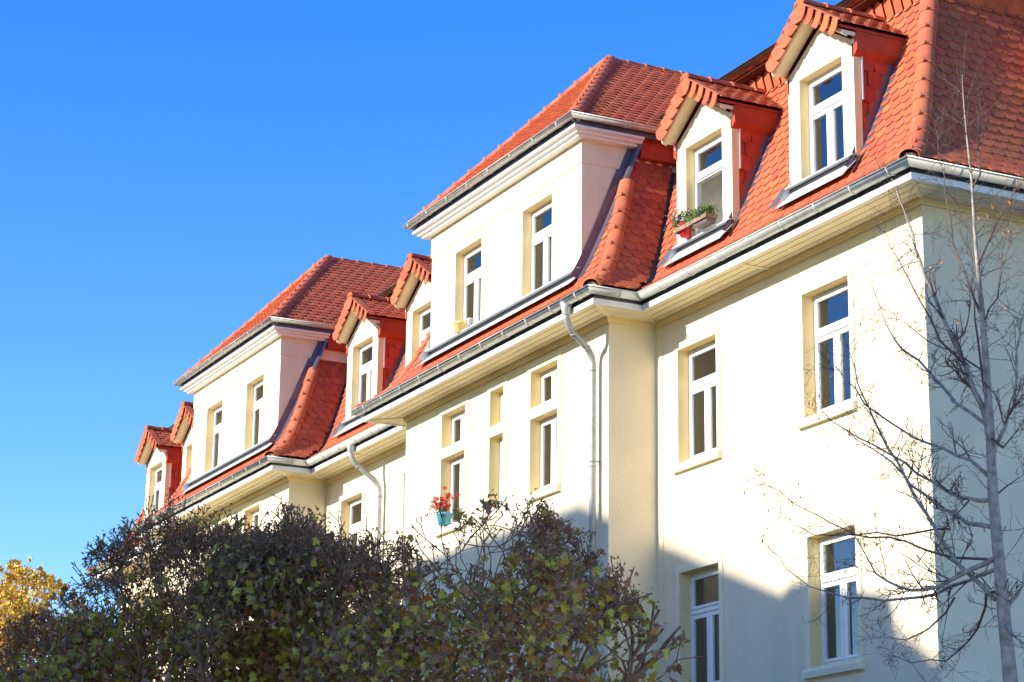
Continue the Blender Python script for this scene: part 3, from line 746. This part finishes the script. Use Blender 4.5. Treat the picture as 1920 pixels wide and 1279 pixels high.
# ------------------------------------------------------------------ emit tiles: the 300 nearest as parts, the rest joined per slope
bpy.context.view_layer.update()
ALL_TILES.sort(key=lambda t: t[0])
rest = {}
for n,(d, obj, m4, vs) in enumerate(ALL_TILES):
    if n < 300:
        if vs is None: o = link('roof_tile', TILE_MESH)
        else:
            mb = MB(); mb.add([m4.inverted() @ v for v in vs], TF); o = link('roof_tile', mb.mesh('roof_tile','tile'))
        o.parent = obj; o.matrix_parent_inverse = obj.matrix_world.inverted(); o.matrix_world = m4
    else: rest.setdefault(obj.name, (obj, []))[1].append((m4, vs))
TV = np.array([[*v.co,1] for v in TILE_MESH.vertices])
REST = MB()
for nm,(obj, items) in rest.items():
    for m4, vs in items:
        if vs is None: vs = (TV @ np.array(m4).T)[:,:3].tolist()
        REST.add(vs, TF)
REST.build('roof_tile_field','tile',B,kind='stuff')

# ------------------------------------------------------------------ downpipes
def downpipe(top, mid, x, y, zb):
    mb = MB(); pts = [top, (top[0],top[1],top[2]-.22)]
    a = Vector((top[0],top[1],top[2]-.22)); b = Vector((x,y,mid)); 
    def curve(p0,p1,p2,n=5): return [(1-t)**2*p0+2*t*(1-t)*p1+t*t*p2 for t in [i/n for i in range(1,n+1)]]
    dirn = (b-a).normalized(); pts = [Vector(top), Vector(top)+Vector((0,0,-.14))]
    c1 = Vector(top)+Vector((0,0,-.28)); pts += curve(pts[-1], c1, c1+dirn*.16)
    c2 = Vector((x,y,mid)); pts += [c2-dirn*.16] + curve(c2-dirn*.16, c2, c2+Vector((0,0,-.16))) + [Vector((x,y,zb))]
    mb.tube(pts, .05, 14); p = mb.build('downpipe','pipe',B,True)
    mb = MB(); mb.tube([Vector(top)+Vector((0,0,.03)), Vector(top)+Vector((0,0,-.06)), Vector(top)+Vector((0,0,-.15)), Vector(top)+Vector((0,0,-.16))],[.095,.075,.057,.055],14); mb.build('outlet_funnel','pipe',p,True)
    for z in (mid-.2, mid-1.55, mid-1.62, mid-3.4, mid-5.5):
        mb = MB(); mb.tube([(x,y,z),(x,y,z-.035)],.056,14); mb.build('pipe_collar','pipe',p,True)
    for p0 in (c1+dirn*.18, c2-dirn*.17):
        mb = MB(); mb.tube([p0,p0+dirn*.02],.055,14); mb.build('pipe_seam','pipe',p,True)
    mb = MB(); mb.box(x-.012,x+.012,y+.04,y+.12,mid-1.58,mid-1.56); mb.build('pipe_bracket','pipe',p)
downpipe((-6.56,-1.455,10.86), 10.20, -6.73, -.92, .3)
downpipe((-16.62,-.655,10.86), 10.12, -16.50, -.11, .3)
downpipe((-29.5,-.655,10.86), 10.12, -29.4, -.11, .3)

# ------------------------------------------------------------------ ground, street, houses across the street
def flat(name, x0, x1, y0, y1, z, m, h=0):
    mb = MB()
    if h: mb.box(x0,x1,y0,y1,z-h,z)
    else: mb.quad((x0,y0,z),(x1,y0,z),(x1,y1,z),(x0,y1,z))
    return mb.build(name, m, None, kind='structure')
flat('ground', -600,600,-600,600, 0, 'grass')
flat('pavement', -120,120,-12.2,-9.0, .12, 'paving', .11)
flat('added_bounce_ground', .6,60,-8.9,40, .008, 'gravel')  # out of view, added to bounce warm sunlight onto the end wall
flat('road', -120,120,-20,-12.2, .006, 'asphalt')
flat('pavement', -120,120,-22.4,-20, .12, 'paving', .11)
def hip_house(x0, x1, y0, y1, ze, zr, hipl, hipr, label, chim=(), dorm=()):
    H = empty('town_house', ((x0+x1)/2,(y0+y1)/2,0), label, 'building'); off = -H.location
    mb = MB(); mb.box(x0,x1,y0,y1,0,ze); w = mb.build('wall','house'); w.parent = H; w.location = off
    ym = (y0+y1)/2; mb = MB()
    mb.add([(x0-.3,y0-.4,ze),(x1+.3,y0-.4,ze),(x1+.3,y1+.4,ze),(x0-.3,y1+.4,ze),(x0+hipl,ym,zr),(x1-hipr,ym,zr)],[(0,1,5,4),(1,2,5),(2,3,4,5),(3,0,4),(3,2,1,0)])
    r = mb.build('roof','tile'); r.parent = H; r.location = off
    for cx,cw,cz in chim:
        mb = MB(); mb.box(cx-cw/2,cx+cw/2,ym-.4,ym+.4,ze,cz); c = mb.build('chimney','house'); c.parent = H; c.location = off
    for k in range(int((x1-x0)/2.6)):
        for z in range(int(ze/3.2)):
            mb = MB(); cx = x0+1.3+2.6*k; mb.box(cx-.5,cx+.5,y1+.003,y1+.04,1+3.2*z,2.7+3.2*z); c = mb.build('window','glass'); c.parent = H; c.location = off
            mb = MB(); mb.box(cx-.56,cx+.56,y1+.001,y1+.03,.94+3.2*z,1.0+3.2*z); mb.box(cx-.03,cx+.03,y1+.041,y1+.06,1+3.2*z,2.7+3.2*z); c = mb.build('window_frame','white'); c.parent = H; c.location = off
    return H
# its ridge and hip throw the slanting shadow on the lower walls
def shad(xw, zw, yy=-27.0): return xw + .08*yy, zw - .375*yy
def house(x0, x1, xr0, xr1, se, sr, label, y0=-31., y1=-24.):
    """x0..x1 eaves and xr0..xr1 ridge, heights se, sr: all given as where their shadow lands on the facade"""
    ym = (y0+y1)/2; A = shad(x0,se,y1); Bq = shad(x1,se,y1); R0 = shad(xr0,sr,ym); R1 = shad(xr1,sr,ym)
    return hip_house(A[0], Bq[0], y0, y1, A[1], R0[1], R0[0]-A[0], Bq[0]-R1[0], label)
house(-19.5, -3.5, -16.5, -7.3, 6.18, 7.85, 'grey plastered house across the street from the cream building, with a hipped red roof')
house(-3.5, -1.15, -3.1, -2.75, 5.84, 6.44, 'narrow grey house between the tall one and the low one across the street', y0=-23.5, y1=-21.5)
house(-2.6, -.45, -1.7, -1.2, 5.12, 5.80, 'second narrow grey house, set back behind the others across the street', y0=-34, y1=-31.5)
house(-.9, 9.5, -.5, 9.0, 5.0, 5.1, 'long low grey house across the street opposite the end wall', y0=-29, y1=-25)

# ------------------------------------------------------------------ trees
def maple_leaf():
    pts = [(0,-.25),(.10,-.06),(.40,-.16),(.34,.06),(.56,.26),(.26,.28),(.22,.44),(.0,.70),(-.22,.44),(-.26,.28),(-.56,.26),(-.34,.06),(-.40,-.16),(-.10,-.06)]
    v = [(0,.1,.0)] + [(x,y,.10*abs(x)-.12*max(0,y-.1)) for x,y in pts]
    return v, [(0,i,i%14+1) for i in range(1,15)]
LV, LF = maple_leaf(); LV = np.array(LV)
curl = LV.copy(); curl[:,0] *= .45; curl[:,2] += .5*LV[:,0]**2*2 - .25*LV[:,1]
def rot_rand(rng, down=.4):
    a = rng.normal(size=3); a[2] *= .6; n = a/np.linalg.norm(a); b = rng.normal(size=3); b[2] -= down*2
    b -= n*b.dot(n); b /= np.linalg.norm(b); return np.array([np.cross(b,n), b, n]).T
LEAFM = {}
for k in ('leaf_brown','leaf_olive','leaf_yellow','leaf_orange','leaf_green'):
    for c,vv in (('flat',LV),('curl',curl)):
        me = bpy.data.meshes.new('leaf'); me.from_pydata(vv.tolist(), [], LF); me.materials.append(M[k]); LEAFM[k,c] = me
def branchy(rng, start, dirs, r0, L0, depth, inside, segs, tips, up=.12, split=(2,3), shrink=.74, ang=.55, rmin=.006):
    stack = [(np.array(start,float), np.array(d,float)/np.linalg.norm(d), r0*(1 if i == 0 else .85), L0, 0) for i,d in enumerate(dirs)]
    while stack:
        p, d, r, L, lv = stack.pop()
        n = 3 if lv < 4 else 2; pts = [p]; rad = [r]; out = False
        for i in range(n):
            d = d + rng.normal(size=3)*(.16 if lv < 4 else .26) + np.array([0,0,up]); d /= np.linalg.norm(d)
            q = pts[-1] + d*L/n
            pts.append(q); rad.append(max(rmin, r*(1-.30*(i+1)/n)))
            if not inside(q): out = True; break
        segs.append((pts, rad, lv))
        if out or lv >= depth: tips.append((pts[-1], d, lv)); continue
        k = rng.integers(split[0], split[1]+1)
        base = rng.uniform(0, 2*math.pi)
        o = np.cross(d, rng.normal(size=3)); o /= np.linalg.norm(o); b = np.cross(d, o)
        for j in range(k):
            a = base + 2*math.pi*j/k; th = ang*rng.uniform(.55,1.25)
            nd = d*math.cos(th) + (o*math.cos(a)+b*math.sin(a))*math.sin(th)
            stack.append((pts[-1], nd, rad[-1]*(.80 if k == 2 else .70), L*shrink*rng.uniform(.85,1.2), lv+1))
def pollard(loc, seed, rx, ry, zc, ztop, ybase, label, mix, nleaf, low=.52, nlimb=9, depth=8, ind=300):
    """rx, ry half widths of the crown, zc its widest height, ztop its top"""
    rng = np.random.default_rng(seed); x, y = loc
    T = empty('maple_tree', (x,y,0), label, 'tree', 'clipped maples in front of the building'); off = -T.location
    zt = zc-.95
    def inside(p):
        dz = (p[2]-zc); h = (ztop-zc) if dz > 0 else 1.5
        w = 1 + .13*math.sin(3.1*math.atan2(p[1]-y,p[0]-x)+seed) + .07*math.sin(7*math.atan2(p[1]-y,p[0]-x)+p[2]*5+seed)
        return (((p[0]-x)/rx)**2 + ((p[1]-y)/ry)**2)**.85 + abs(dz/h)**(1.45 if dz > 0 else 2) < w
    tr = MB(); tr.tube([(x,y,0),(x+.03,y,.8),(x-.02,y+.02,zt-.5),(x,y,zt)],[.17,.13,.12,.14],10)
    o = tr.build('trunk','bark',None,True); o.parent = T; o.location = off
    segs, tips = [], []
    dirs = [(math.cos(a)*1.0, math.sin(a)*1.0, (-.15,.5,.9)[i%3]+rng.uniform(-.1,.1)) for i,a in enumerate([2*math.pi*k/nlimb+rng.uniform(-.3,.3) for k in range(nlimb)])] + [(.1,.1,1)]
    branchy(rng, (x,y,zt), dirs, .075, max(.27*(ztop-zt), .40*rx), depth, inside, segs, tips, up=.055)
    # fine twigs: short, kinked, reaching outward and up
    extra = []
    ctr = np.array([x,y,zt])
    for pts, rad, lv in segs:
        if lv < 4: continue
        for q in pts[1:]:
            if rng.random() < .70: continue
            dd = (q-ctr); dd /= np.linalg.norm(dd)+1e-6; dd = dd*.8 + rng.normal(size=3)*.55 + np.array([0,0,.45]); dd /= np.linalg.norm(dd); L = rng.uniform(.12,.26)
            w = [q]; 
            for k in range(3): dd = dd + rng.normal(size=3)*.35; dd /= np.linalg.norm(dd); w.append(w[-1]+dd*L/3)
            if inside(w[-1]):
                extra.append((w,[.0075,.0065,.0055,.006],9)); tips.append((w[-1],dd,9)); tips.append((w[2],dd,9))
                e2 = w[2] + (dd+rng.normal(size=3)*.8)*L*.3; extra.append(([w[2],e2],[.006,.0065],9)); tips.append((e2,dd,9))
    mb = MB(); mb2 = MB()
    for pts, rad, lv in segs: (mb if lv < 3 else mb2).tube(pts, rad, 6 if lv < 3 else 4, cap=False)
    for pts, rad, lv in extra: mb2.tube(pts, rad, 3, cap=False)
    o = mb.build('branch','bark',None,True); o.parent = T; o.location = off
    o = mb2.build('crown','bark',None,True,kind='stuff'); o.parent = T; o.location = off
    # leaves
    P = np.array([t[0] for t in tips]); leaves = []
    zl = zc + (ztop-zc)*low
    def put(p, dry):
        edge = abs(p[0]-x)/rx
        if dry: kind, c, sz = 'leaf_brown', 'curl', rng.uniform(.035,.07)
        else:
            w = dict(mix); w['leaf_orange'] *= (.4 + 2.2*max(0, edge-.5)); ks = list(w); ww = np.array([w[k] for k in ks]); kind = ks[rng.choice(len(ks), p=ww/ww.sum())]
            c = 'curl' if kind == 'leaf_brown' and rng.random() < .5 else 'flat'; sz = rng.uniform(.065,.115)
        leaves.append((float(np.linalg.norm(p-np.array(CAM))) - (0 if c == 'flat' else -1.5), p, kind, c, sz, rot_rand(rng)))
    for i in rng.choice(len(P), size=nleaf//2):      # dry curled remains on the twigs, a few whole leaves
        p = P[i] + rng.normal(size=3)*.03; up = (p[2]-zl)/max(ztop-zl,.1)
        put(p, rng.random() < (.93 if up > .1 else .5) if low < 1 else False)
    n = 0; cl = [np.array([x+rng.uniform(-rx,rx), y+rng.uniform(-ry,ry), rng.uniform(zc-1.3, zl)]) for _ in range(60)]
    while n < nleaf:                                 # leaves in clumps through the lower crown
        c0 = cl[rng.integers(60)]; p = c0 + rng.normal(size=3)*np.array([.30,.30,.20])
        if inside(p) and p[2] < zl + .25*rng.random()**2: put(p, rng.random() < .12); n += 1
    leaves.sort(key=lambda l: l[0])
    for n,(d,p,kind,c,s,rt) in enumerate(leaves[:ind]):
        o = link('leaf', LEAFM[kind,c], T); m4 = Matrix.Identity(4)
        for a in range(3):
            for b in range(3): m4[a][b] = rt[a,b]*s
            m4[a][3] = p[a]-T.location[a]
        o.matrix_local = m4
    mats = list(M_LEAF); ml = MB()
    for d,p,kind,c,s,rt in leaves[ind:]:
        ml.add(((LV if c == 'flat' else curl)*s @ rt.T + p).tolist(), LF, mats.index(kind))
    o = ml.build('leaves', mats, None, kind='stuff'); o.parent = T; o.location = off
    return T
M_LEAF = ['leaf_brown','leaf_olive','leaf_yellow','leaf_orange','leaf_green']
DARK = {'leaf_brown':.55,'leaf_olive':.26,'leaf_yellow':.10,'leaf_orange':.04,'leaf_green':.20}
MIXR = {'leaf_brown':.48,'leaf_olive':.22,'leaf_yellow':.14,'leaf_orange':.16,'leaf_green':.08}
pollard((.7,-6.0), 3, 2.8, 1.7, 4.25, 6.22, 0, 'clipped maple with orange tinged leaves, right of the other dark clipped maples', MIXR, 9500)
pollard((-2.5,-7.0), 11, 2.1, 1.6, 4.4, 6.92, 0, 'dark clipped maple in the middle, its bare twig top under the second downpipe', DARK, 8500)
pollard((-5.3,-7.5), 5, 2.6, 1.9, 4.6, 6.98, 0, 'dark clipped maple at the left, standing before the yellow tree', DARK, 9500)
pollard((-9.2,-8.0), 23, 2.4, 1.8, 4.4, 6.2, 0, 'lowest dark clipped maple at the far left edge', DARK, 8500)
YEL = {'leaf_brown':.05,'leaf_olive':.22,'leaf_yellow':.48,'leaf_orange':.15,'leaf_green':.10}
pollard((-33.5,-2.6), 8, 3.0, 2.4, 8.7, 10.8, 0, 'sunlit yellow and orange autumn tree at the left edge behind the dark maples', YEL, 15000, low=1.2, depth=6, ind=300)

# bare linden on the right
def lin(px, py, y):
    d = _r2*(px-960) + _u2*(639.5-py) + _f*F_PX; return CAM + d*((y-CAM.y)/d.y)
def linden():
    rng = np.random.default_rng(4); Y0 = -5.0
    base = lin(1895,1279,Y0)
    T = empty('linden_tree', (base.x,Y0,0), 'slender almost bare linden tree in front of the shaded end wall', 'tree'); off = -T.location
    tr = [(1895,1279),(1882,1150),(1873,1050),(1862,930),(1856,800),(1850,700),(1843,600),(1835,520),(1828,440),(1822,340),(1812,250),(1806,180),(1804,140)]
    pts = [Vector((base.x+.05,Y0,0)), Vector((base.x+.0,Y0,2.0))] + [lin(a,b,Y0) for a,b in tr]
    rad = [.10,.075] + [r/2/240 for r in (27,24,22,20,17,14,11,9,7,5,3.2,2,1.2)]
    mb = MB(); mb.tube(pts, rad, 10); o = mb.build('trunk','bark2',None,True); o.parent = T; o.location = off
    BR = [
     (9,[(1866,1125),(1798,1060),(1737,963),(1701,902),(1665,841),(1640,790),(1618,743),(1603,690),(1590,650)],-.5),
     (9,[(1856,938),(1820,935),(1780,924),(1719,888),(1665,850),(1608,820),(1560,790),(1530,762)],.4),
     (8,[(1852,892),(1820,863),(1770,841),(1712,820),(1669,792),(1622,759),(1583,708),(1555,680)],-.3),
     (10,[(1866,989),(1813,981),(1762,953),(1708,910),(1673,867),(1630,838),(1595,812)],.6),
     (11,[(1870,1044),(1820,1068),(1762,1100),(1709,1107),(1662,1089),(1630,1053),(1606,1010)],-.6),
     (8,[(1875,1065),(1816,1089),(1755,1114),(1691,1123),(1619,1121),(1565,1114),(1518,1100),(1475,1068),(1443,1030)],.3),
     (6,[(1868,1050),(1791,1046),(1737,1032),(1666,1007),(1605,1003),(1558,981),(1511,956),(1461,920),(1412,897)],-.2),
     (5,[(1780,992),(1755,992),(1680,1005),(1605,1003),(1526,1003),(1482,981),(1439,946)],.5),
     (12,[(1853,800),(1825,730),(1810,685),(1771,602),(1732,513),(1716,466),(1701,411),(1685,370),(1672,335)],-.3),
     (8,[(1854,800),(1791,755),(1744,700),(1693,657),(1662,610),(1638,544),(1625,500)],.3),
     (6,[(1810,685),(1763,640),(1724,563),(1677,473),(1650,436)],.1),
     (9,[(1867,833),(1885,800),(1900,763),(1906,657),(1915,600),(1935,540)],.2),
     (5,[(1846,605),(1822,548),(1787,458),(1771,360),(1760,290),(1753,232)],.2),
     (5,[(1832,500),(1850,460),(1868,420),(1900,360),(1930,330)],-.2),
     (5,[(1824,350),(1836,300),(1836,253),(1838,190)],.2),
     (4,[(1848,600),(1870,560),(1880,500),(1895,440),(1903,390)],.3),
     (7,[(1872,1110),(1849,1118),(1840,1160),(1820,1197),(1773,1240),(1709,1243),(1666,1229)],.5),
     (13,[(1884,1180),(1892,1132),(1912,1107),(1940,1080)],.2),
     (8,[(1884,1170),(1900,1190),(1925,1215)],-.3),
     (6,[(1855,790),(1834,640),(1826,548),(1822,480)],.35),
     (5,[(1864,930),(1890,910),(1920,890)],.3),
     (5,[(1857,820),(1880,840),(1905,810),(1925,780)],-.3),
     (4,[(1850,700),(1790,660),(1740,640),(1690,600),(1640,590),(1600,575)],.4),
     (5,[(1790,1120),(1740,1180),(1700,1200),(1660,1190)],-.4),
    ]
    twigs = MB(); tip = []
    def wander(p, d, L, r, lv):
        n = 4; pts = [p]; rr = [r]
        for i in range(n):
            d = d + Vector(rng.normal(size=3))*.16 + Vector((0,0,.05)); d.normalize(); pts.append(pts[-1]+d*L/n); rr.append(max(.0014, r*(1-.6*(i+1)/n)))
        twigs.tube(pts, rr, 4 if r > .004 else 3, cap=False); tip.append((pts[-1], d))
        if lv > 0:
            for q in pts[1:]:
                for _ in range(int(rng.integers(0,3 if lv > 1 else 2))):
                    nd = (d*.7 + Vector(rng.normal(size=3))*.6).normalized(); wander(q, nd, L*rng.uniform(.35,.7), r*.62, lv-1)
    for w,(rpx) in enumerate(BR):
        r0, line, ky = rpx; ptz = []; n = len(line)
        P = [lin(a,b,Y0+ky*i/(n-1)) for i,(a,b) in enumerate(line)]
        # refine with slight kinks
        Q = [P[0]]
        for a,b in zip(P,P[1:]):
            Q.append(a.lerp(b,.5)+Vector(rng.normal(size=3))*.012); Q.append(b)
        k = len(Q); rad = [max(.0017,(r0*.95)/2/235*(1-.86*i/(k-1))) for i in range(k)]
        mb = MB(); mb.tube(Q, rad, 6); o = mb.build('branch','bark2' if r0 > 7 else 'twig2',None,True); o.parent = T; o.location = off
        for i in range(2,k):
            d = (Q[i]-Q[i-1]).normalized()
            for _ in range(2):
                nd = (d*.8 + Vector(rng.normal(size=3))*.55).normalized(); L = rng.uniform(.12,.38)*(1 if i < k-2 else .8)
                wander(Q[i], nd, L, max(.0026, rad[i]*.45), 2)
        wander(Q[-1], (Q[-1]-Q[-2]).normalized(), .2, .002, 1)
    for i in range(3, len(pts)-1):
        for _ in range(3 if i < 8 else 6):
            nd = (Vector(rng.normal(size=3))+Vector((0,0,1.3))).normalized(); wander(pts[i].lerp(pts[i+1],rng.random()), nd, rng.uniform(.2,.5), .004, 1)
    o = twigs.build('twigs','twig2',None,True,kind='stuff'); o.parent = T; o.location = off
    # hanging seed bracts and dry leaves
    idx = rng.choice(len(tip), size=110, replace=False)
    for i in idx:
        p, d = tip[i]; L = rng.uniform(.03,.06); mb = MB(); a = Vector((rng.normal()*.012, rng.normal()*.012, -L)); b = Vector((.006,.004,0))
        mb.add([p, p+a*.5+b, p+a+Vector((.006,0,0)), p+a*.5-b],[(0,1,2,3)]); o = mb.build('withered_leaf','leaf_brown' if rng.random() < .7 else 'leaf_orange'); o.parent = T; o.location = off
linden()

# ------------------------------------------------------------------ things on the window ledges
def pot(name, x, y, z, r0, r1, h, m, label, cat, n=18):
    mb = MB(); T = empty(name, (x,y,z), label, cat)
    prof = [(r0,0),(r0+(r1-r0)*.8,h*.8),(r1*1.06,h*.82),(r1*1.08,h),(r1*.95,h),(r0*.9,.01)]
    vs = [(rr*math.cos(2*math.pi*k/n), rr*math.sin(2*math.pi*k/n), zz) for rr,zz in prof for k in range(n)]
    fs = [(j*n+k, j*n+(k+1)%n, (j+1)*n+(k+1)%n, (j+1)*n+k) for j in range(len(prof)-1) for k in range(n)] + [tuple(range(n))[::-1]]
    mb.add(vs, fs); mb.build('pot', m, T, True); return T
pot('flower_pot', -11.48, -.87, 11.726, .075, .11, .17, 'yellow', 'yellow plastic pot on the sill of the left window in the larger front storey', 'flower pot')
pot('flower_pot', -11.06, -.87, 11.726, .05, .06, .13, 'grey', 'small pale grey pot beside the yellow pot on the same sill', 'flower pot')
def flowers(T, pts, leafm, petal, npet, seed, sp=(.10,.10,.07), stem=True, psz=.016, lsz=.03, nl=60):
    rng = np.random.default_rng(seed); g = MB(); st = MB()
    for k in range(nl):
        p = np.array(pts[rng.integers(len(pts))]) + rng.normal(size=3)*np.array(sp); s = lsz*rng.uniform(.6,1.3); rt = rot_rand(rng,-.4)
        v = np.array([(0,-.5,0),(.22,.0,.06),(0,.6,0),(-.22,0,.06)])*s
        g.add((v@rt.T+p).tolist(), [(0,1,2,3)])
    for k in range(nl//3):
        p = Vector(pts[rng.integers(len(pts))]); e = p + Vector((rng.normal()*sp[0],rng.normal()*sp[1],rng.uniform(.03,.12)))
        st.tube([p-Vector((0,0,.08)), p.lerp(e,.5), e], .0025, 3, cap=False)
    g.build('foliage', leafm, T, kind='stuff'); st.build('stems', 'green', T, kind='stuff')
    for k in range(npet):
        p = np.array(pts[rng.integers(len(pts))]) + rng.normal(size=3)*np.array(sp) + np.array([0,-.02,.06])
        f = MB(); m = 6; rt = rot_rand(rng,-1)
        for j in range(m):
            a = 2*math.pi*j/m; v = np.array([(0,0,0),(math.cos(a-.4),math.sin(a-.4),.3),(1.2*math.cos(a),1.2*math.sin(a),.35),(math.cos(a+.4),math.sin(a+.4),.3)])*psz
            f.add((v@rt.T+p).tolist(), [(0,1,2,3)])
        f.build('blossom', petal, T)
xB = -5.085
T = empty('window_planter', (xB,-.12,11.78), 'weathered wooden planter with trailing greenery on the ledge of the open dormer window', 'planter')
mb = MB(); mb.box(-.44,.46,-.135,-.115,.055,.115); mb.build('front_board','wood',T)
mb = MB(); mb.box(.44,.46,-.114,.06,.055,.115); mb.build('end_board','wood',T)
mb = MB(); mb.box(-.44,-.42,-.114,.06,.055,.115); mb.build('end_board','wood',T)
mb = MB(); mb.box(.08,.43,-.105,.05,.0,.08); mb.build('trough','brown',T)
flowers(T, [(-.1+.06*i,-.04,.17) for i in range(10)], 'green', 'petal', 16, 2, sp=(.05,.05,.05), nl=420, lsz=.06)
T = pot('flower_pot', xB-.30, -.13, 11.765, .075, .095, .20, 'red', 'red pot of pale lilac asters hanging out of the open dormer window', 'flower pot')
flowers(T, [(-.08,-.04,.26),(.0,-.04,.27),(-.14,-.05,.28)], 'green', 'petal', 46, 5, sp=(.11,.06,.08), nl=260, lsz=.05, psz=.018)
T = pot('flower_pot', -11.95, -.86, 8.55, .10, .13, .20, 'blue', 'light blue pot of red geraniums on the sill above the maple crown', 'flower pot')
flowers(T, [(0,-.03,.30),(.1,-.03,.34),(-.1,-.04,.28)], 'green', 'redpetal', 60, 6, sp=(.13,.05,.09), nl=80, lsz=.07, psz=.036)
